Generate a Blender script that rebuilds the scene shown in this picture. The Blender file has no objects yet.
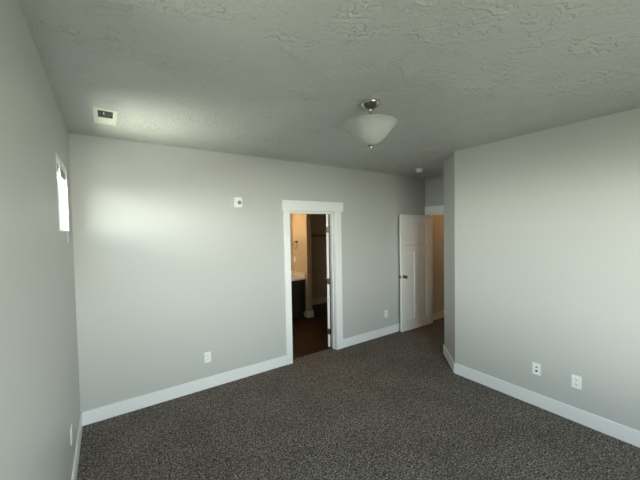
import bpy, bmesh, math, random
from mathutils import Matrix, Vector

random.seed(4)
C = bpy.context.scene.collection
S = bpy.context.scene

# ------------------------------------------------------------------ camera
YAW, PITCH, ROLL, FPX, EYE = math.radians(34.768), math.radians(1.962), math.radians(-0.9875), 308.06, 1.815
fw = Vector((math.sin(YAW) * math.cos(PITCH), math.cos(YAW) * math.cos(PITCH), -math.sin(PITCH)))
rt = Vector((math.cos(YAW), -math.sin(YAW), 0))
up = rt.cross(fw)
rt2 = rt * math.cos(ROLL) + up * math.sin(ROLL)
up2 = up * math.cos(ROLL) - rt * math.sin(ROLL)
cd = bpy.data.cameras.new('camera')
cd.sensor_fit = 'HORIZONTAL'
cd.sensor_width = 36.0
cd.lens = 36.0 * FPX / 640.0
cd.clip_start = 0.02
cam = bpy.data.objects.new('camera', cd)
C.objects.link(cam)
cam.matrix_world = Matrix(((rt2.x, up2.x, -fw.x, 0), (rt2.y, up2.y, -fw.y, 0), (rt2.z, up2.z, -fw.z, EYE), (0, 0, 0, 1)))
S.camera = cam

# ------------------------------------------------------------------ colour management
S.view_settings.view_transform = 'Standard'
S.view_settings.look = 'None'
S.view_settings.gamma = 1.0
S.view_settings.use_curve_mapping = False
S.view_settings.exposure = 0.10

# ------------------------------------------------------------------ daylight outside: hazy sky over sunlit ground
SKY = 33.0
E_SIDE_FILL, E_GND1, E_GND2 = 2200.0, 880.0, 190.0
E_REAR_FILL = 300.0
W = bpy.data.worlds.new('daylight')
S.world = W
W.use_nodes = True
wn = W.node_tree.nodes
wl = W.node_tree.links
wn.clear()
wo = wn.new('ShaderNodeOutputWorld')
wb = wn.new('ShaderNodeBackground')
tc = wn.new('ShaderNodeTexCoord')
sp = wn.new('ShaderNodeSeparateXYZ')
mr = wn.new('ShaderNodeMapRange')
mr.inputs['From Min'].default_value = -1
mr.inputs['From Max'].default_value = 1
wl.new(tc.outputs['Generated'], sp.inputs[0])
wl.new(sp.outputs['Z'], mr.inputs['Value'])


def sky_ramp(stops):
    r = wn.new('ShaderNodeValToRGB')
    e = r.color_ramp.elements
    e[0].position, e[0].color = stops[0][0], (*stops[0][1], 1)
    e[1].position, e[1].color = stops[-1][0], (*stops[-1][1], 1)
    for p, c in stops[1:-1]:
        e.new(p).color = (*c, 1)
    wl.new(mr.outputs[0], r.inputs[0])
    return r


ra = sky_ramp([(0.0, (0.14, 0.14, 0.105)), (0.46, (0.19, 0.19, 0.15)), (0.505, (0.97, 0.98, 0.90)), (0.56, (0.80, 0.87, 0.88)), (0.63, (0.48, 0.56, 0.63)), (0.75, (0.28, 0.35, 0.43)), (1.0, (0.19, 0.25, 0.32))])
wl.new(ra.outputs[0], wb.inputs['Color'])
wb.inputs['Strength'].default_value = SKY
wl.new(wb.outputs[0], wo.inputs['Surface'])


def portal(loc, rot, sx, sy):
    l = bpy.data.lights.new('window_portal', 'AREA')
    l.shape = 'RECTANGLE'
    l.size, l.size_y = sx, sy
    l.cycles.is_portal = True
    o = bpy.data.objects.new('window_portal', l)
    C.objects.link(o)
    o.location = loc
    o.rotation_euler = rot


H2 = math.pi / 2
LX, DY, RX, CZ = -0.253, 3.644, 3.512, 2.738        # left, back, right wall faces; ceiling
BY = -1.30                                          # face of the wall behind the photographer
TR1 = (2.665, 3.312, 1.832, 2.352)                  # transom seen in the left wall: y0 y1 z0 z1
TR2 = (0.58, 1.227, 1.832, 2.352)                   # its twin further along the same wall
WB = (0.45, 2.05, 0.85, 2.35)                       # window behind the photographer: x0 x1 z0 z1
for t in (TR1, TR2):
    portal((LX - 0.17, (t[0] + t[1]) / 2, (t[2] + t[3]) / 2), (0, -H2, 0), t[3] - t[2], t[1] - t[0])
portal(((WB[0] + WB[1]) / 2, BY - 0.17, (WB[2] + WB[3]) / 2), (H2, 0, 0), WB[1] - WB[0], WB[3] - WB[2])


def lamp(name, kind, loc, energy, col, size, rot=(0, 0, 0), sy=None):
    l = bpy.data.lights.new(name, kind)
    l.energy = energy
    l.color = col
    if kind == 'AREA':
        l.size = size
        if sy:
            l.shape = 'RECTANGLE'
            l.size_y = sy
    else:
        l.shadow_soft_size = size
    o = bpy.data.objects.new(name, l)
    C.objects.link(o)
    o.location = loc
    o.rotation_euler = rot
    return o


# added area lamps outside the side windows: a wide low band, and upward ground bounce
lamp('side_fill', 'AREA', (LX - 3.0, -1.5, 2.42), E_SIDE_FILL, (1.0, 0.99, 0.92), 1.5, (0, -H2, 0), 13.0)
lamp('rear_fill', 'AREA', (1.25, BY - 3.7, 1.75), E_REAR_FILL, (1.0, 0.99, 0.93), 3.0, (H2, 0, 0), 0.9)  # lamp added outside the rear window to graze the ceiling and upper walls
for t, gnd in ((TR1, E_GND1), (TR2, E_GND2)):
    lamp('side_ground_bounce', 'AREA', (LX - 0.9, (t[0] + t[1]) / 2, 0.6), gnd, (1.0, 0.97, 0.82), 2.0, (0, math.radians(-150), 0), 1.2)
lamp('vanity_bulb', 'POINT', (2.55, 5.72, 2.0), 26, (1.0, 0.67, 0.35), 0.07)
lamp('hall_bulb', 'POINT', (6.1, 2.9, 2.45), 11, (1.0, 0.48, 0.14), 0.09)


# ------------------------------------------------------------------ materials
def material(name, col, rough=0.5, metal=0.0, spec=0.5):
    m = bpy.data.materials.new(name)
    m.use_nodes = True
    b = m.node_tree.nodes['Principled BSDF']
    b.inputs['Base Color'].default_value = (*col, 1)
    b.inputs['Roughness'].default_value = rough
    b.inputs['Metallic'].default_value = metal
    b.inputs['Specular IOR Level'].default_value = spec
    return m


def nd(m, t, **k):
    n = m.node_tree.nodes.new(t)
    for a, v in k.items():
        setattr(n, a, v)
    return n


def lk(m, a, b):
    m.node_tree.links.new(a, b)


def bumped(m, scale, dist, strength=1.0, detail=3.0, ntype='FBM'):
    b = m.node_tree.nodes['Principled BSDF']
    g = nd(m, 'ShaderNodeNewGeometry')
    n = nd(m, 'ShaderNodeTexNoise', noise_type=ntype)
    n.inputs['Scale'].default_value = scale
    n.inputs['Detail'].default_value = detail
    bp = nd(m, 'ShaderNodeBump')
    bp.inputs['Strength'].default_value = strength
    bp.inputs['Distance'].default_value = dist
    lk(m, g.outputs['Position'], n.inputs['Vector'])
    lk(m, n.outputs[0], bp.inputs['Height'])
    lk(m, bp.outputs[0], b.inputs['Normal'])
    return m


M = {}
M['wall'] = bumped(material('grey_eggshell_wall_paint', (0.54, 0.54, 0.515), 0.42, spec=0.35), 70, 0.0016, 0.55, 2)
M['bath_wall'] = bumped(material('bathroom_wall_lamp_tint', (0.56, 0.49, 0.38), 0.5, spec=0.3), 70, 0.0016, 0.5, 2)  # tan carries the vanity lamp's warm cast in the base colour
M['trim'] = material('white_semigloss_trim', (0.87, 0.88, 0.87), 0.32)
M['door'] = bumped(material('white_door_paint', (0.86, 0.86, 0.84), 0.36), 30, 0.0006, 0.4, 2)
M['plastic'] = material('white_plastic', (0.88, 0.88, 0.86), 0.35)
M['cream'] = material('cream_register_enamel', (0.78, 0.78, 0.70), 0.4)
M['dark'] = material('recess_shade', (0.02, 0.02, 0.02), 0.7)  # shade inside holes, given as a near-black colour
M['grey'] = material('grey_plastic_lens', (0.22, 0.23, 0.22), 0.35)
M['nickel'] = material('brushed_nickel', (0.50, 0.47, 0.43), 0.24, 1.0)
M['bronze'] = material('dark_satin_nickel', (0.14, 0.125, 0.11), 0.3, 1.0)
M['cabinet'] = material('espresso_cabinet', (0.018, 0.014, 0.011), 0.4)
M['counter'] = material('cream_cultured_marble', (0.74, 0.70, 0.62), 0.2)
M['vinyl_frame'] = material('white_vinyl', (0.85, 0.86, 0.86), 0.3)
M['blind'] = material('grey_blind_slats', (0.50, 0.51, 0.50), 0.5)
M['acrylic'] = material('white_wand', (0.82, 0.83, 0.82), 0.25)

# ceiling: skip-trowel texture, ridged strokes in patches
CEIL_FREQ, CEIL_D = -17.0, 0.009
m = M['ceiling'] = material('textured_ceiling_paint', (0.54, 0.55, 0.525), 0.34, spec=0.5)
b = m.node_tree.nodes['Principled BSDF']
g = nd(m, 'ShaderNodeNewGeometry')
# trowel strokes: a steep lip that tapers off behind it, warped and broken into short curved lengths
dt = nd(m, 'ShaderNodeVectorMath', operation='DOT_PRODUCT')
dt.inputs[1].default_value = (0.5 * CEIL_FREQ, 0.866 * CEIL_FREQ, 0)
lk(m, g.outputs['Position'], dt.inputs[0])
n1 = nd(m, 'ShaderNodeTexNoise')
n1.inputs['Scale'].default_value = 8.0
n1.inputs['Detail'].default_value = 3
n1.inputs['Roughness'].default_value = 0.6
lk(m, g.outputs['Position'], n1.inputs['Vector'])
wa = nd(m, 'ShaderNodeMath', operation='MULTIPLY_ADD')
wa.inputs[1].default_value = 6.0
lk(m, n1.outputs[0], wa.inputs[0])
lk(m, dt.outputs['Value'], wa.inputs[2])
fr_ = nd(m, 'ShaderNodeMath', operation='FRACT')
lk(m, wa.outputs[0], fr_.inputs[0])
up_ = nd(m, 'ShaderNodeMapRange')
up_.interpolation_type = 'SMOOTHSTEP'
up_.inputs['From Max'].default_value = 0.14
lk(m, fr_.outputs[0], up_.inputs['Value'])
dn = nd(m, 'ShaderNodeMath', operation='SUBTRACT')
dn.inputs[0].default_value = 1.0
lk(m, fr_.outputs[0], dn.inputs[1])
lip = nd(m, 'ShaderNodeMath', operation='MULTIPLY')
lk(m, up_.outputs[0], lip.inputs[0])
lk(m, dn.outputs[0], lip.inputs[1])
n2 = nd(m, 'ShaderNodeTexNoise')
n2.inputs['Scale'].default_value = 4.0
n2.inputs['Detail'].default_value = 4
lk(m, g.outputs['Position'], n2.inputs['Vector'])
mk = nd(m, 'ShaderNodeMapRange')
mk.interpolation_type = 'SMOOTHSTEP'
mk.inputs['From Min'].default_value = 0.44
mk.inputs['From Max'].default_value = 0.62
lk(m, n2.outputs[0], mk.inputs['Value'])
mu = nd(m, 'ShaderNodeMath', operation='MULTIPLY')
lk(m, lip.outputs[0], mu.inputs[0])
lk(m, mk.outputs[0], mu.inputs[1])
n3 = nd(m, 'ShaderNodeTexNoise')
n3.inputs['Scale'].default_value = 55
n3.inputs['Detail'].default_value = 2
lk(m, g.outputs['Position'], n3.inputs['Vector'])
ma = nd(m, 'ShaderNodeMath', operation='MULTIPLY_ADD')
ma.inputs[1].default_value = 0.55
lk(m, n3.outputs[0], ma.inputs[0])
lk(m, mu.outputs[0], ma.inputs[2])
bp = nd(m, 'ShaderNodeBump')
bp.inputs['Strength'].default_value = 0.9
bp.inputs['Distance'].default_value = CEIL_D
lk(m, ma.outputs[0], bp.inputs['Height'])
lk(m, bp.outputs[0], b.inputs['Normal'])

# carpet: flecked cut pile with broad vacuum and tread patches
m = M['carpet'] = material('taupe_cut_pile_carpet', (0.1, 0.09, 0.08), 0.95, spec=0.1)
b = m.node_tree.nodes['Principled BSDF']
g = nd(m, 'ShaderNodeNewGeometry')
f1 = nd(m, 'ShaderNodeTexNoise')
f1.inputs['Scale'].default_value = 72
f1.inputs['Detail'].default_value = 3
f1.inputs['Roughness'].default_value = 0.75
lk(m, g.outputs['Position'], f1.inputs['Vector'])
cr = nd(m, 'ShaderNodeValToRGB')
cr.color_ramp.elements[0].position = 0.37
cr.color_ramp.elements[0].color = (0.020, 0.0165, 0.0145, 1)
cr.color_ramp.elements[1].position = 0.64
cr.color_ramp.elements[1].color = (0.26, 0.226, 0.20, 1)
e = cr.color_ramp.elements.new(0.5)
e.color = (0.084, 0.073, 0.063, 1)
lk(m, f1.outputs[0], cr.inputs[0])
f2 = nd(m, 'ShaderNodeTexNoise')
f2.inputs['Scale'].default_value = 2.6
f2.inputs['Detail'].default_value = 4
f2.inputs['Distortion'].default_value = 0.5
lk(m, g.outputs['Position'], f2.inputs['Vector'])
pr = nd(m, 'ShaderNodeMapRange')
pr.inputs['From Min'].default_value = 0.35
pr.inputs['From Max'].default_value = 0.65
pr.inputs['To Min'].default_value = 1.38
pr.inputs['To Max'].default_value = 1.68
lk(m, f2.outputs[0], pr.inputs['Value'])
f3 = nd(m, 'ShaderNodeTexNoise')
f3.inputs['Scale'].default_value = 24
f3.inputs['Detail'].default_value = 2
lk(m, g.outputs['Position'], f3.inputs['Vector'])
p3 = nd(m, 'ShaderNodeMapRange')
p3.inputs['From Min'].default_value = 0.3
p3.inputs['From Max'].default_value = 0.7
p3.inputs['To Min'].default_value = 0.72
p3.inputs['To Max'].default_value = 1.28
lk(m, f3.outputs[0], p3.inputs['Value'])
pm = nd(m, 'ShaderNodeMath', operation='MULTIPLY')
lk(m, pr.outputs[0], pm.inputs[0])
lk(m, p3.outputs[0], pm.inputs[1])
mx = nd(m, 'ShaderNodeVectorMath', operation='SCALE')
lk(m, cr.outputs[0], mx.inputs[0])
lk(m, pm.outputs[0], mx.inputs['Scale'])
lk(m, mx.outputs[0], b.inputs['Base Color'])
bp = nd(m, 'ShaderNodeBump')
bp.inputs['Strength'].default_value = 0.8
bp.inputs['Distance'].default_value = 0.006
lk(m, f1.outputs[0], bp.inputs['Height'])
lk(m, bp.outputs[0], b.inputs['Normal'])

# wood-look vinyl planks running along x
m = M['vinyl'] = material('dark_wood_plank_vinyl', (0.1, 0.05, 0.02), 0.4, spec=0.25)
b = m.node_tree.nodes['Principled BSDF']
g = nd(m, 'ShaderNodeNewGeometry')
bt = nd(m, 'ShaderNodeTexBrick')
bt.offset = 0.37
bt.inputs['Scale'].default_value = 1.0
bt.inputs['Brick Width'].default_value = 1.2
bt.inputs['Row Height'].default_value = 0.15
bt.inputs['Mortar Size'].default_value = 0.0025
bt.inputs['Color1'].default_value = (0.058, 0.022, 0.005, 1)
bt.inputs['Color2'].default_value = (0.016, 0.005, 0.0015, 1)
bt.inputs['Mortar'].default_value = (0.02, 0.01, 0.006, 1)
rq = nd(m, 'ShaderNodeMapping')
rq.inputs['Rotation'].default_value = (0, 0, H2)
lk(m, g.outputs['Position'], rq.inputs['Vector'])
lk(m, rq.outputs[0], bt.inputs['Vector'])
mp = nd(m, 'ShaderNodeMapping')
mp.inputs['Scale'].default_value = (38, 2.5, 1)
lk(m, g.outputs['Position'], mp.inputs['Vector'])
gn = nd(m, 'ShaderNodeTexNoise')
gn.inputs['Scale'].default_value = 1.0
gn.inputs['Detail'].default_value = 5
gn.inputs['Distortion'].default_value = 0.8
lk(m, mp.outputs[0], gn.inputs['Vector'])
gr = nd(m, 'ShaderNodeMapRange')
gr.inputs['From Min'].default_value = 0.3
gr.inputs['From Max'].default_value = 0.7
gr.inputs['To Min'].default_value = 0.15
gr.inputs['To Max'].default_value = 1.5
lk(m, gn.outputs[0], gr.inputs['Value'])
mx = nd(m, 'ShaderNodeVectorMath', operation='SCALE')
lk(m, bt.outputs['Color'], mx.inputs[0])
lk(m, gr.outputs[0], mx.inputs['Scale'])
lk(m, mx.outputs[0], b.inputs['Base Color'])

# window glass: thin clear pane
m = M['glass'] = bpy.data.materials.new('clear_window_glass')
m.use_nodes = True
m.node_tree.nodes.clear()
o_ = nd(m, 'ShaderNodeOutputMaterial')
t_ = nd(m, 'ShaderNodeBsdfTransparent')
t_.inputs[0].default_value = (0.90, 0.92, 0.91, 1)
gl = nd(m, 'ShaderNodeBsdfGlossy')
gl.inputs['Roughness'].default_value = 0.02
ms = nd(m, 'ShaderNodeMixShader')
ms.inputs[0].default_value = 0.06
lk(m, t_.outputs[0], ms.inputs[1])
lk(m, gl.outputs[0], ms.inputs[2])
lk(m, ms.outputs[0], o_.inputs['Surface'])

# same glass darkened for the small side windows, to dim the daylight entering
m = M['dim_glass'] = M['glass'].copy()
m.name = 'dimmed_window_glass'
for n_ in m.node_tree.nodes:
    if n_.type == 'BSDF_TRANSPARENT':
        n_.inputs[0].default_value = (0.68, 0.70, 0.69, 1)

# frosted lamp glass
m = M['frost'] = bpy.data.materials.new('frosted_white_glass')
m.use_nodes = True
nt = m.node_tree.nodes
b = nt['Principled BSDF']
b.inputs['Base Color'].default_value = (0.62, 0.62, 0.59, 1)
b.inputs['Roughness'].default_value = 0.3
tl = nd(m, 'ShaderNodeBsdfTranslucent')
tl.inputs[0].default_value = (0.58, 0.59, 0.55, 1)
ms = nd(m, 'ShaderNodeMixShader')
ms.inputs[0].default_value = 0.4
lk(m, b.outputs[0], ms.inputs[1])
lk(m, tl.outputs[0], ms.inputs[2])
lk(m, ms.outputs[0], nt['Material Output'].inputs['Surface'])

# mirror
M['mirror'] = material('mirror_glass', (0.9, 0.9, 0.9), 0.02, 1.0)


# ------------------------------------------------------------------ mesh helpers
def add_box(bm, x0, x1, y0, y1, z0, z1, bev=0.0, mat4=None):
    vs = [bm.verts.new((x, y, z)) for z in (z0, z1) for y in (y0, y1) for x in (x0, x1)]
    fs = [bm.faces.new([vs[i] for i in q]) for q in ((0, 2, 3, 1), (4, 5, 7, 6), (0, 1, 5, 4), (2, 6, 7, 3), (0, 4, 6, 2), (1, 3, 7, 5))]
    if bev:
        es = list({e for f in fs for e in f.edges})
        r = bmesh.ops.bevel(bm, geom=es, offset=bev, segments=2, affect='EDGES', profile=0.5)
        vs = list({v for f in r['faces'] for v in f.verts} | {v for v in vs if v.is_valid})
    if mat4:
        for v in vs:
            v.co = mat4 @ v.co
    return vs


def add_prism(bm, pts, z0, z1):
    lo = [bm.verts.new((x, y, z0)) for x, y in pts]
    hi = [bm.verts.new((x, y, z1)) for x, y in pts]
    bm.faces.new(lo[::-1])
    bm.faces.new(hi)
    n = len(pts)
    for i in range(n):
        bm.faces.new((lo[i], lo[(i + 1) % n], hi[(i + 1) % n], hi[i]))


def add_lathe(bm, prof, seg=48, mat4=None, closed=False):
    rings = []
    for r, z in prof:
        if r < 1e-6:
            rings.append([bm.verts.new((0, 0, z))])
        else:
            rings.append([bm.verts.new((r * math.cos(a), r * math.sin(a), z)) for a in (2 * math.pi * i / seg for i in range(seg))])
    pairs = list(zip(rings, rings[1:]))
    if closed:
        pairs.append((rings[-1], rings[0]))
    for a, b_ in pairs:
        for i in range(seg):
            j = (i + 1) % seg
            if len(a) == 1 and len(b_) == 1:
                continue
            if len(a) == 1:
                bm.faces.new((a[0], b_[j], b_[i]))
            elif len(b_) == 1:
                bm.faces.new((a[i], a[j], b_[0]))
            else:
                bm.faces.new((a[i], a[j], b_[j], b_[i]))
    if mat4:
        for ring in rings:
            for v in ring:
                v.co = mat4 @ v.co


def add_tube(bm, pts, r, seg=12, cyclic=False):
    pts = [Vector(p) for p in pts]
    n = len(pts)
    rings = []
    ref = None
    for i, p in enumerate(pts):
        if cyclic:
            t = pts[(i + 1) % n] - pts[i - 1]
        else:
            t = pts[min(i + 1, n - 1)] - pts[max(i - 1, 0)]
        t.normalize()
        if ref is None:
            ref = Vector((0, 0, 1)) if abs(t.z) < 0.9 else Vector((1, 0, 0))
        u = (ref - t * ref.dot(t)).normalized()
        ref = u
        w = t.cross(u)
        rings.append([bm.verts.new(p + (u * math.cos(a) + w * math.sin(a)) * r) for a in (2 * math.pi * k / seg for k in range(seg))])
    prs = list(zip(rings, rings[1:])) + ([(rings[-1], rings[0])] if cyclic else [])
    for a, b_ in prs:
        for i in range(seg):
            j = (i + 1) % seg
            bm.faces.new((a[i], a[j], b_[j], b_[i]))
    if not cyclic:
        bm.faces.new(rings[0][::-1])
        bm.faces.new(rings[-1])


def obj(name, bm, mat, parent=None, smooth=False):
    bmesh.ops.recalc_face_normals(bm, faces=bm.faces[:])
    me = bpy.data.meshes.new(name)
    bm.to_mesh(me)
    bm.free()
    me.materials.append(M[mat])
    if smooth:
        for p in me.polygons:
            p.use_smooth = True
        try:
            me.set_sharp_from_angle(angle=math.radians(38))
        except Exception:
            pass
    o = bpy.data.objects.new(name, me)
    C.objects.link(o)
    if parent:
        o.parent = parent
    return o


def struct(name, bm, mat, parent=None, smooth=False, label=None):
    o = obj(name, bm, mat, parent, smooth)
    if not parent:
        o['kind'] = 'structure'
        if label:
            o['label'] = label
    return o


def boxes(lst, bev=0.0):
    bm = bmesh.new()
    for q in lst:
        add_box(bm, *q, bev=bev)
    return bm


def thing(name, label, cat, loc, rot=0.0, group=None):
    o = bpy.data.objects.new(name, None)
    o.empty_display_size = 0.05
    C.objects.link(o)
    o.location = loc
    o.rotation_euler = (0, 0, rot)
    o['label'] = label
    o['category'] = cat
    if group:
        o['group'] = group
    return o


# ------------------------------------------------------------------ the shell
T = 0.116
XE = 4.957                                          # face of the entry wall
DX0, DX1, DZ = 2.040, 2.790, 2.052                  # bathroom doorway, clear opening
AX, AY = 3.940, 2.588                               # far end of the angled wall
EY1, EY0 = 3.565, 2.745                             # entry doorway, clear opening along y
struct('floor', boxes([(-0.45, 7.2, -1.6, 3.737, -0.10, 0.0)]), 'carpet', label='taupe cut pile carpet')
struct('floor_bathroom', boxes([(0.8, 6.2, 3.737, 6.5, -0.10, -0.004)]), 'vinyl', label='dark wood plank bathroom floor')
struct('ceiling', boxes([(-0.45, 7.2, -1.6, 6.5, CZ, CZ + 0.12)]), 'ceiling', label='grey ceiling with skip trowel texture')


def wall_x(name, xa, xb, y0, y1, holes, mat='wall'):
    """wall whose faces look along x, with holes (y0, y1, z0, z1) sorted by y"""
    L = []
    y = y0
    for h in holes:
        L.append((xa, xb, y, h[0], 0, CZ))
        if h[2] > 0:
            L.append((xa, xb, h[0], h[1], 0, h[2]))
        L.append((xa, xb, h[0], h[1], h[3], CZ))
        y = h[1]
    L.append((xa, xb, y, y1, 0, CZ))
    return struct(name, boxes(L), mat)


def wall_y(name, ya, yb, x0, x1, holes, mat='wall'):
    L = []
    x = x0
    for h in holes:
        L.append((x, h[0], ya, yb, 0, CZ))
        if h[2] > 0:
            L.append((h[0], h[1], ya, yb, 0, h[2]))
        L.append((h[0], h[1], ya, yb, h[3], CZ))
        x = h[1]
    L.append((x, x1, ya, yb, 0, CZ))
    return struct(name, boxes(L), mat)


wall_x('wall_left', LX - 0.16, LX, BY - 0.16, DY, [TR2, TR1])
wall_y('wall_back', DY, DY + T, LX - 0.16, XE + T, [(DX0 - 0.018, DX1 + 0.018, 0, DZ + 0.018)])
wall_y('wall_behind', BY - 0.16, BY, LX, RX + T, [WB])
wall_x('wall_right', RX, RX + T, BY, 2.16, [])
bm = bmesh.new()
add_prism(bm, [(RX, 2.16), (AX, AY), (AX + T * 0.414, AY - T), (RX + T, 2.16 - T * 0.414)], 0, CZ)
struct('wall_angled', bm, 'wall')
wall_y('wall_alcove', AY - T, AY, AX + T * 0.414, XE, [])
wall_x('wall_entry', XE, XE + T, AY - T, DY, [(EY0 - 0.018, EY1 + 0.018, 0, DZ + 0.018)])
wall_y('wall_hall_side', 3.662, 3.662 + T, XE + T, 7.1, [])
wall_y('wall_hall_near', 1.9, 1.9 + T, XE + T, 7.1, [])
wall_x('wall_hall_end', 7.1, 7.2, 1.9, 3.78, [])
wall_x('wall_hall_return', XE, XE + T, 1.9, AY - T, [])
# bathroom and the closet beyond it
PX, PY, PT = 3.372, 5.335, 0.114                    # partition beside the vanity
VY = 5.90                                           # wall above the vanity
wall_y('wall_bathroom_vanity', VY, VY + T, 0.9, PX, [], 'bath_wall')
bm = boxes([(PX, PX + PT, PY, 6.2, 0, CZ)], 0.006)
struct('wall_bathroom_partition', bm, 'bath_wall')
wall_y('wall_closet_back', 6.2, 6.3, PX + PT, 6.0, [], 'bath_wall')
wall_x('wall_bathroom_left', 0.8, 0.9, DY + T, VY + T, [], 'bath_wall')
wall_x('wall_bathroom_right', 6.0, 6.1, DY + T, 6.3, [], 'bath_wall')
wall_y('wall_bathroom_front', DY + T, DY + 2 * T, XE + T, 6.0, [], 'bath_wall')


# ------------------------------------------------------------------ baseboards
def board(name, a, b_, h=0.130, t=0.014, n=(0, 1)):
    """baseboard from a to b on the floor, standing off the wall along n, eased top edge"""
    bm = bmesh.new()
    prof = [(0, -0.004), (t, -0.004), (t, h - 0.004), (t - 0.004, h), (0, h)]
    ends = []
    for q in (a, b_):
        ends.append([bm.verts.new((q[0] + n[0] * p, q[1] + n[1] * p, z)) for p, z in prof])
    k = len(prof)
    for i in range(k):
        j = (i + 1) % k
        bm.faces.new((ends[0][i], ends[0][j], ends[1][j], ends[1][i]))
    bm.faces.new(ends[0])
    bm.faces.new(ends[1][::-1])
    return struct(name, bm, 'trim')


B = 0.014
board('baseboard_left', (LX, BY), (LX, DY), n=(1, 0))
bb = board('baseboard_back', (LX + B, DY), (1.942, DY), n=(0, -1))
board('baseboard_back_right', (2.912, DY), (XE, DY), n=(0, -1))
board('baseboard_right', (RX, BY), (RX, 2.166), n=(-1, 0))
s2 = math.sqrt(0.5)
board('baseboard_angled', (RX - 0.004, 2.156), (AX + 0.004, AY + 0.004), n=(-s2, s2))
board('baseboard_alcove', (AX - 0.002, AY), (XE - 0.02, AY), n=(0, 1))
board('baseboard_behind', (LX + B, BY), (RX - B, BY), n=(0, 1))
board('baseboard_hall', (XE + T + 0.02, 3.662), (7.1, 3.662), n=(0, -1))
board('baseboard_partition_end', (PX - B, PY), (PX + PT + B, PY), n=(0, -1))
board('baseboard_partition_side', (PX, PY), (PX, 5.455), n=(-1, 0))
board('baseboard_partition_far', (PX + PT, PY), (PX + PT, 6.2), n=(1, 0))
board('baseboard_closet', (PX + PT + B, 6.2), (6.0, 6.2), n=(0, -1))

# ------------------------------------------------------------------ bathroom doorway trim
FY = DY - 0.018
struct('trim_1', boxes([(1.942, DX0 - 0.006, FY, DY, -0.003, 2.074)], 0.002), 'trim')
struct('trim_2', boxes([(DX1 + 0.006, 2.912, FY, DY, -0.003, 2.074)], 0.002), 'trim')
struct('trim_3', boxes([(1.924, 2.951, DY - 0.026, DY, 2.074, 2.214)], 0.003), 'trim')
# jamb lining with door stop
st = 0.012
bm = boxes([
    (DX0 - 0.018, DX0, DY - 0.001, DY + T, -0.003, DZ),
    (DX1, DX1 + 0.018, DY - 0.001, DY + T, -0.003, DZ),
    (DX0 - 0.018, DX1 + 0.018, DY - 0.001, DY + T, DZ, DZ + 0.018),
    (DX0, DX0 + st, DY + 0.040, DY + 0.076, -0.003, DZ - st),
    (DX1 - st, DX1, DY + 0.040, DY + 0.076, -0.003, DZ - st),
    (DX0, DX1, DY + 0.040, DY + 0.076, DZ - st, DZ)], 0.001)
struct('trim_4', bm, 'trim')

# ------------------------------------------------------------------ entry doorway trim (its own wall faces -x)
FX = XE - 0.018
struct('trim_5', boxes([(FX, XE, EY1 + 0.006, 3.640, -0.003, 2.074)], 0.002), 'trim')
struct('trim_6', boxes([(XE - 0.026, XE, 2.630, 3.640, 2.074, 2.208)], 0.003), 'trim')
bm = boxes([
    (XE - 0.001, XE + T, EY1, EY1 + 0.018, -0.003, DZ),
    (XE - 0.001, XE + T, EY0 - 0.018, EY0, -0.003, DZ),
    (XE - 0.001, XE + T, EY0 - 0.018, EY1 + 0.018, DZ, DZ + 0.018),
    (XE + 0.040, XE + 0.076, EY1 - st, EY1, -0.003, DZ - st),
    (XE + 0.040, XE + 0.076, EY0, EY0 + st, -0.003, DZ - st),
    (XE + 0.040, XE + 0.076, EY0, EY1, DZ - st, DZ)], 0.001)
struct('trim_7', bm, 'trim')


# ------------------------------------------------------------------ door leaves: local frame, hinge edge at u=0, leaf along +u, thickness along v
def leaf_mesh(w, h, t=0.035):
    bm = bmesh.new()
    rail, stile, mull = 0.115, 0.112, 0.105
    zb, zl, zt = 0.185, 1.375, h - 0.125             # panel heights: bottom rail top, lock rail, top rail underside
    lock = 0.115
    e = 0.0125                                      # panel recess
    add_box(bm, 0.004, w - 0.004, e, t - e, 0.004, h - 0.004)
    rects = [(0, stile, 0, h), (w - stile, w, 0, h), (stile, w - stile, 0, zb), (stile, w - stile, zt, h),
             (stile, w - stile, zl, zl + lock), (w / 2 - mull / 2, w / 2 + mull / 2, zb, zl)]
    for a, c, z0, z1 in rects:
        add_box(bm, a, c, 0, t, z0, z1)
    # sticking: sloped bead around each panel on both faces
    pans = [(stile, w / 2 - mull / 2, zb, zl), (w / 2 + mull / 2, w - stile, zb, zl), (stile, w - stile, zl + lock, zt)]
    sl = 0.013
    for a, c, z0, z1 in pans:
        for face, inn in ((0.0, e), (t, t - e)):
            o = [bm.verts.new(p) for p in ((a, face, z0), (c, face, z0), (c, face, z1), (a, face, z1))]
            i = [bm.verts.new(p) for p in ((a + sl, inn, z0 + sl), (c - sl, inn, z0 + sl), (c - sl, inn, z1 - sl), (a + sl, inn, z1 - sl))]
            for k in range(4):
                j = (k + 1) % 4
                bm.faces.new((o[k], o[j], i[j], i[k]))
    return bm


def hinge(parent, z, u=0.0, v=0.0):
    bm = bmesh.new()
    add_box(bm, u - 0.0015, u + 0.0025, v + 0.002, v + 0.034, z - 0.045, z + 0.045)
    add_lathe(bm, [(0, -0.052), (0.004, -0.052), (0.0065, -0.047), (0.0065, 0.047), (0.004, 0.052), (0, 0.052)], 14,
              Matrix.Translation((u - 0.004, v - 0.005, z)))
    return obj('hinge', bm, 'bronze', parent, True)


# bathroom door: swung back into the bathroom, seen edge on
w1, h1 = 0.738, 2.032
d1 = struct('door_1', leaf_mesh(w1, h1), 'door', label='white bathroom door swung open, seen edge on')
a1 = math.radians(90 - 36.9)                        # direction of the leaf in plan
# closed-face side toward the hinge pin = v 0
d1.matrix_world = Matrix.Translation((DX1 - 0.010, DY + T + 0.012, 0.010)) @ Matrix.Rotation(a1, 4, 'Z')
for z in (0.235, 1.01, 1.80):
    hinge(d1, z)


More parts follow.
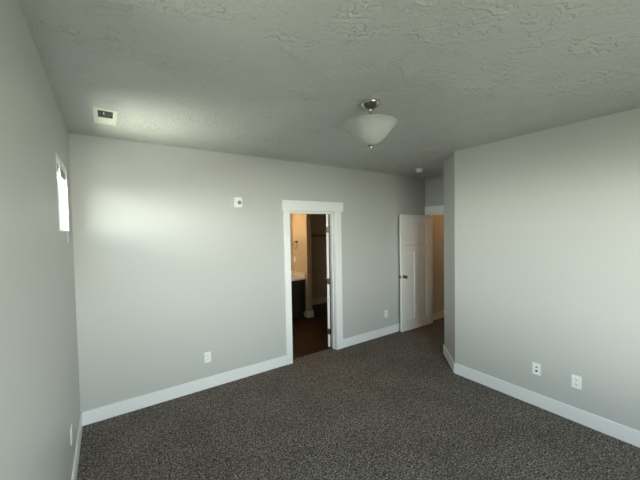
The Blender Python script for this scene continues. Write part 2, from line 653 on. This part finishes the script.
def lever(parent, u, z, face, sgn, tow):
    """lever set on a leaf face (v=face), sgn is the outward direction of v"""
    R = Matrix.Translation((u, face, z)) @ Matrix.Rotation(-sgn * H2, 4, 'X')
    bm = bmesh.new()
    add_lathe(bm, [(0, 0), (0.032, 0), (0.032, 0.004), (0.027, 0.009), (0.011, 0.011), (0.010, 0.045), (0, 0.045)], 28, R)
    add_tube(bm, [(u, face + sgn * 0.045, z), (u + tow * 0.03, face + sgn * 0.052, z), (u + tow * 0.11, face + sgn * 0.050, z)], 0.0075, 12)
    return obj('lever_handle', bm, 'nickel', parent, True)


def knob(parent, u, z, face, sgn):
    R = Matrix.Translation((u, face, z)) @ Matrix.Rotation(-sgn * H2, 4, 'X')
    bm = bmesh.new()
    add_lathe(bm, [(0, 0), (0.033, 0), (0.033, 0.004), (0.028, 0.009), (0.013, 0.012), (0.012, 0.028), (0.020, 0.034),
                   (0.0275, 0.044), (0.0275, 0.054), (0.020, 0.062), (0, 0.064)], 32, R)
    return obj('knob', bm, 'bronze', parent, True)


lever(d1, w1 - 0.062, 0.945, 0.035, 1, -1)

# entry door: hinged on the entry wall, thrown open against the back wall
w2, h2 = 0.803, 2.030
d2 = struct('door_2', leaf_mesh(w2, h2), 'door', label='white three panel door standing open against the back wall')
hx, hy = XE - 0.004, EY1 - 0.004
a2 = math.pi - math.radians(1.0)
# leaf runs from the hinge toward -x; v points away from the back wall after the turn
d2.matrix_world = Matrix.Translation((hx, hy, 0.014)) @ Matrix.Rotation(a2, 4, 'Z')
for z in (0.235, 1.01, 1.80):
    hinge(d2, z)
knob(d2, w2 - 0.065, 0.955, 0.035, 1)
knob(d2, w2 - 0.065, 0.955, 0.0, -1)
bm = boxes([(w2 - 0.001, w2 + 0.0015, 0.006, 0.029, 0.926, 0.984), (w2 + 0.0015, w2 + 0.010, 0.011, 0.023, 0.944, 0.966)])
obj('latch', bm, 'bronze', d2)


# ------------------------------------------------------------------ windows
def window(name, t):
    y0, y1, z0, z1 = t
    x0, x1 = LX - 0.120, LX - 0.055
    f = 0.032
    bm = boxes([(x0, x1, y0, y0 + f, z0, z1), (x0, x1, y1 - f, y1, z0, z1), (x0, x1, y0 + f, y1 - f, z0, z0 + f), (x0, x1, y0 + f, y1 - f, z1 - f, z1)], 0.003)
    o = struct(name, bm, 'vinyl_frame')
    g = obj('window_pane', boxes([(x0 + 0.028, x0 + 0.034, y0 + f - 0.004, y1 - f + 0.004, z0 + f - 0.004, z1 - f + 0.004)]), 'dim_glass', o)
    return o


window('window_1', TR1)
window('window_2', TR2)
x0, x1, z0, z1 = WB
f = 0.05
yy0, yy1 = BY - 0.15, BY - 0.08
xm = (x0 + x1) / 2
o = struct('window_3', boxes([(x0, x0 + f, yy0, yy1, z0, z1), (x1 - f, x1, yy0, yy1, z0, z1), (x0 + f, x1 - f, yy0, yy1, z0, z0 + f), (x0 + f, x1 - f, yy0, yy1, z1 - f, z1),
                             (xm - 0.025, xm + 0.025, yy0, yy1, z0 + f, z1 - f)], 0.004), 'vinyl_frame')
obj('window_pane', boxes([(x0 + f - 0.004, xm - 0.021, yy0 + 0.03, yy0 + 0.036, z0 + f - 0.004, z1 - f + 0.004)]), 'glass', o)
obj('window_pane', boxes([(xm + 0.021, x1 - f + 0.004, yy0 + 0.03, yy0 + 0.036, z0 + f - 0.004, z1 - f + 0.004)]), 'glass', o)

# white liner of the transom recess and its head casing
y0, y1, z0, z1 = TR1
lt = 0.008
struct('trim_8', boxes([(LX - 0.054, LX + 0.002, y0, y0 + lt, z0, z1), (LX - 0.054, LX + 0.002, y1 - lt, y1, z0, z1),
                        (LX - 0.054, LX + 0.002, y0 + lt, y1 - lt, z1 - lt, z1), (LX - 0.054, LX + 0.004, y0 + lt, y1 - lt, z0, z0 + lt)], 0.001), 'trim')

# raised mini blind in the transom
bl = thing('window_blind', 'raised mini blind with hanging wand inside the small high window', 'blind', (LX - 0.026, (y0 + y1) / 2, z1 - lt))
hw = (y1 - y0) / 2 - lt - 0.006
obj('headrail', boxes([(-0.022, 0.022, -hw, hw, -0.034, 0.0)], 0.003), 'trim', bl)
bm = bmesh.new()
for k in range(14):
    zz = -0.038 - k * 0.0034
    add_box(bm, -0.019 + random.uniform(-.001, .001), 0.019, -hw + 0.004, hw - 0.004, zz - 0.0022, zz)
obj('slat_stack', bm, 'blind', bl)
obj('bottom_rail', boxes([(-0.018, 0.018, -hw + 0.004, hw - 0.004, -0.100, -0.087)], 0.003), 'trim', bl)
bm = bmesh.new()
add_tube(bm, [(0.022, -0.245, -0.022), (0.030, -0.243, -0.034), (0.034, -0.212, -0.129), (0.034, 0.1465, -0.594)], 0.004, 10)
obj('tilt_wand', bm, 'acrylic', bl, True)

# ------------------------------------------------------------------ ceiling light
lp = thing('ceiling_light', 'semi flush ceiling light with frosted white glass bowl and nickel canopy', 'ceiling light', (1.628, 1.668, CZ))
bm = bmesh.new()
add_lathe(bm, [(0, 0), (0.072, 0), (0.074, -0.005), (0.072, -0.012), (0.064, -0.022), (0.048, -0.034), (0.030, -0.044), (0.016, -0.051), (0.013, -0.058), (0, -0.058)], 48)
obj('canopy', bm, 'nickel', lp, True)
bm = bmesh.new()
add_lathe(bm, [(0, -0.05), (0.0075, -0.05), (0.0075, -0.333), (0, -0.333)], 20)
obj('stem', bm, 'nickel', lp, True)
outer = [(0.204, -0.160), (0.204, -0.165), (0.191, -0.171), (0.177, -0.182), (0.163, -0.197), (0.147, -0.214), (0.134, -0.233), (0.118, -0.253), (0.097, -0.274), (0.072, -0.292), (0.047, -0.304), (0.024, -0.309), (0.010, -0.310)]
inner = [(max(r - 0.005, 0.0095), z + 0.0045) for r, z in outer[::-1]]
bm = bmesh.new()
add_lathe(bm, outer + inner, 64, closed=True)
obj('glass_bowl', bm, 'frost', lp, True)
bm = bmesh.new()
add_lathe(bm, [(0, -0.308), (0.024, -0.308), (0.024, -0.314), (0.015, -0.320), (0.013, -0.327), (0.011, -0.332), (0.006, -0.339), (0.003, -0.345), (0, -0.346)], 28)
obj('finial', bm, 'nickel', lp, True)
# socket arm with two unlit bulbs inside the bowl
for s_ in (-1, 1):
    bm = bmesh.new()
    add_tube(bm, [(s_ * 0.006, 0, -0.160), (s_ * 0.03, 0, -0.160), (s_ * 0.055, 0, -0.173)], 0.013, 14)
    sk = obj('bulb_socket', bm, 'nickel', lp, True)
    bm = bmesh.new()
    R = Matrix.Translation((s_ * 0.053, 0, -0.173)) @ Matrix.Rotation(s_ * math.radians(125), 4, 'Y')
    add_lathe(bm, [(0, 0), (0.012, 0), (0.013, 0.012), (0.022, 0.035), (0.028, 0.055), (0.024, 0.075), (0.012, 0.088), (0, 0.090)], 20, R)
    obj('bulb', bm, 'plastic', sk, True)

# ------------------------------------------------------------------ ceiling register
vt = thing('ceiling_vent', 'cream ceiling air register with dark open louvres near window corner', 'vent', (0.028, 2.985, CZ))
hx_, hy_ = 0.076, 0.186
ix, iy = 0.048, 0.150
obj('frame', boxes([(-hx_, -ix, -hy_, hy_, -0.009, 0), (ix, hx_, -hy_, hy_, -0.009, 0), (-ix, ix, -hy_, -iy, -0.009, 0), (-ix, ix, iy, hy_, -0.009, 0)], 0.002), 'cream', vt)
obj('duct_shade_plate', boxes([(-ix, ix, -iy, iy, -0.0012, -0.0002)]), 'dark', vt)  # flat dark plate stands in for the shaded duct opening
bm = bmesh.new()
for k in range(9):
    add_box(bm, -ix, ix, -0.0003, 0.0003, -0.0036, 0.0036, mat4=Matrix.Translation((0, -iy + 0.010 + k * 0.0205, -0.0052)) @ Matrix.Rotation(math.radians(-73), 4, 'X'))
for k in range(10):
    add_box(bm, -ix, ix, -0.0006, 0.0006, -0.0062, 0.0062, mat4=Matrix.Translation((0, 0.036 + k * 0.0120, -0.0052)) @ Matrix.Rotation(math.radians(62), 4, 'X'))
obj('louvres', bm, 'cream', vt)
bm = boxes([(-0.014, -0.007, -0.125, -0.085, -0.016, -0.009)], 0.0015)
obj('damper_lever', bm, 'cream', vt)

# ------------------------------------------------------------------ smoke detector and small ceiling disc
sd = thing('smoke_detector', 'white round smoke detector on ceiling before the entry door', 'smoke detector', (4.089, 3.103, CZ))
bm = bmesh.new()
add_lathe(bm, [(0, 0), (0.068, 0), (0.070, -0.004), (0.068, -0.012), (0, -0.012)], 40)
obj('base', bm, 'plastic', sd, True)
bm = bmesh.new()
add_lathe(bm, [(0, -0.012), (0.060, -0.012), (0.062, -0.020), (0.056, -0.025), (0.058, -0.034), (0.052, -0.050), (0.034, -0.058), (0, -0.059)], 40)
obj('cover', bm, 'plastic', sd, True)
bm = bmesh.new()
add_lathe(bm, [(0, 0), (0.017, 0), (0.017, -0.004), (0.010, -0.010), (0, -0.012)], 20)
o = obj('ceiling_sensor', bm, 'plastic', None, True)
o.location = (4.74, 3.30, CZ)
o['label'] = 'tiny white ceiling disc above the entry door header'
o['category'] = 'sensor'

# ------------------------------------------------------------------ wall sensor box high on the back wall
ws = thing('wall_sensor', 'white square box with round grey eye high on the back wall', 'sensor', (1.325, DY, 2.158))
obj('housing', boxes([(-0.058, 0.046, -0.036, 0.0, -0.062, 0.062)], 0.006), 'plastic', ws)
bm = bmesh.new()
add_lathe(bm, [(0, 0), (0.0235, 0), (0.0235, 0.002), (0.019, 0.004), (0, 0.0065)], 32, Matrix.Translation((0.009, -0.0355, -0.002)) @ Matrix.Rotation(H2, 4, 'X'))
obj('lens', bm, 'grey', ws, True)


# ------------------------------------------------------------------ outlets: local frame, wall face y=0, plate toward -y
def plate_mesh(w=0.074, h=0.120):
    bm = bmesh.new()
    add_box(bm, -w / 2, w / 2, -0.006, 0.0, -h / 2, h / 2, bev=0.0025)
    return bm


def make_outlet(label, loc, rot):
    t = thing('wall_outlet', label, 'outlet', loc, rot, 'duplex outlets low on the walls')
    obj('cover_plate', plate_mesh(), 'plastic', t)
    for s_ in (-1, 1):
        bm = bmesh.new()
        R = Matrix.Translation((0, -0.0055, s_ * 0.0225)) @ Matrix.Rotation(H2, 4, 'X')
        add_lathe(bm, [(0, 0), (0.0172, 0), (0.0172, 0.0018), (0.0165, 0.0025), (0, 0.0025)], 28, R)
        for v in bm.verts:
            v.co.z = s_ * 0.0225 + max(-0.0135, min(0.0135, v.co.z - s_ * 0.0225))
        r = obj('receptacle', bm, 'plastic', t, True)
        bm = boxes([(-0.0078, -0.0054, -0.0084, -0.0076, s_ * 0.0225 - 0.003, s_ * 0.0225 + 0.007),
                    (0.0052, 0.0072, -0.0084, -0.0076, s_ * 0.0225 - 0.002, s_ * 0.0225 + 0.006),
                    (-0.003, 0.003, -0.0084, -0.0076, s_ * 0.0225 - 0.0105, s_ * 0.0225 - 0.005)])
        obj('slot', bm, 'dark', r)
    return t


def copy_tree(o, parent=None):
    c = o.copy()
    C.objects.link(c)
    if parent:
        c.parent = parent
    for ch in list(o.children):
        copy_tree(ch, c)
    return c


src = make_outlet('white outlet on back wall between window corner and bathroom doorway', (0.918, DY, 0.362), 0)
for label, loc, rot in (
        ('white outlet on back wall between bathroom doorway and open panelled door', (3.872, DY, 0.362), 0),
        ('white outlet on right wall, nearer the camera than the jack plate', (RX, 0.956, 0.373), -H2),
        ('white outlet on left wall beneath the small window, seen edge on', (LX, 2.790, 0.386), H2),
        ('small white outlet above the bathroom counter beside the towel ring', (PX, 5.838, 1.175), -H2)):
    c = copy_tree(src)
    c.location = loc
    c.rotation_euler = (0, 0, rot)
    c['label'] = label
jp = thing('jack_plate', 'white wall plate with two dark jacks on right wall, next to the angled wall', 'wall plate', (RX, 1.277, 0.376), -H2)
obj('cover_plate', plate_mesh(), 'plastic', jp)
for s_, rr in ((-1, 0.0105), (1, 0.0075)):
    bm = bmesh.new()
    add_lathe(bm, [(0, 0), (rr, 0), (rr, 0.003), (rr * 0.6, 0.004), (0, 0.004)], 20, Matrix.Translation((0, -0.0055, s_ * 0.019)) @ Matrix.Rotation(H2, 4, 'X'))
    obj('jack', bm, 'dark', jp, True)

# ------------------------------------------------------------------ bathroom fittings
vn = thing('vanity_cabinet', 'dark espresso vanity cabinet under the cream bathroom counter', 'cabinet', (0, 0, 0))
VX0, VX1, VF = 1.95, PX, 5.425
bm = boxes([(VX0, VX1 - 0.004, VF + 0.02, VY - 0.004, 0.10, 0.783), (VX0 + 0.01, VX1 - 0.004, VF + 0.085, VY - 0.004, -0.004, 0.10)])
obj('carcass', bm, 'cabinet', vn)
n = 3
wd = (VX1 - VX0 - 0.004) / n
for k in range(n):
    a, c = VX0 + k * wd + 0.004, VX0 + (k + 1) * wd - 0.004
    for z0, z1, nm in ((0.115, 0.60, 'cabinet_door'), (0.612, 0.775, 'drawer_front')):
        bm = bmesh.new()
        fr = 0.05 if nm == 'cabinet_door' else 0.035
        add_box(bm, a + fr, c - fr, VF + 0.008, VF + 0.019, z0 + fr, z1 - fr)
        for q in ((a, a + fr, z0, z1), (c - fr, c, z0, z1), (a + fr, c - fr, z0, z0 + fr), (a + fr, c - fr, z1 - fr, z1)):
            add_box(bm, q[0], q[1], VF, VF + 0.019, q[2], q[3])
        obj(nm, bm, 'cabinet', vn)
ct = thing('vanity_counter', 'cream counter with raised splash edges on the dark bathroom cabinet', 'countertop', (0, 0, 0))
obj('worktop', boxes([(VX0 - 0.02, PX - 0.001, VF - 0.025, VY, 0.784, 0.822)], 0.004), 'counter', ct)
obj('side_splash', boxes([(PX - 0.021, PX - 0.001, VF - 0.020, VY - 0.02, 0.822, 0.920)], 0.003), 'counter', ct)
obj('back_splash', boxes([(VX0 - 0.02, PX - 0.021, VY - 0.02, VY, 0.822, 0.920)], 0.003), 'counter', ct)

tr = thing('towel_ring', 'round metal towel ring on the lit bathroom wall above the counter', 'towel ring', (PX, 5.715, 1.565))
bm = bmesh.new()
add_lathe(bm, [(0, 0), (0.026, 0), (0.026, 0.006), (0.012, 0.012), (0.010, 0.055), (0.013, 0.060), (0, 0.062)], 24, Matrix.Rotation(-H2, 4, 'Y'))
obj('mount', bm, 'bronze', tr, True)
bm = bmesh.new()
add_tube(bm, [(-0.052, 0.078 * math.sin(a), -0.078 + 0.078 * math.cos(a)) for a in (2 * math.pi * k / 36 for k in range(36))], 0.0055, 10, True)
obj('ring', bm, 'bronze', tr, True)

sh = thing('closet_shelf', 'long wall shelf with hanging rod in the dark room past the bathroom', 'shelf', (0, 0, 0))
obj('shelf_board', boxes([(PX + PT, 5.99, 5.92, 6.2, 1.735, 1.753)]), 'bath_wall', sh)
obj('cleat', boxes([(PX + PT, 5.99, 6.182, 6.2, 1.645, 1.735)]), 'bath_wall', sh)
bm = bmesh.new()
add_tube(bm, [(PX + PT, 5.97, 1.665), (5.99, 5.97, 1.665)], 0.016, 14)
obj('hanging_rod', bm, 'nickel', sh, True)
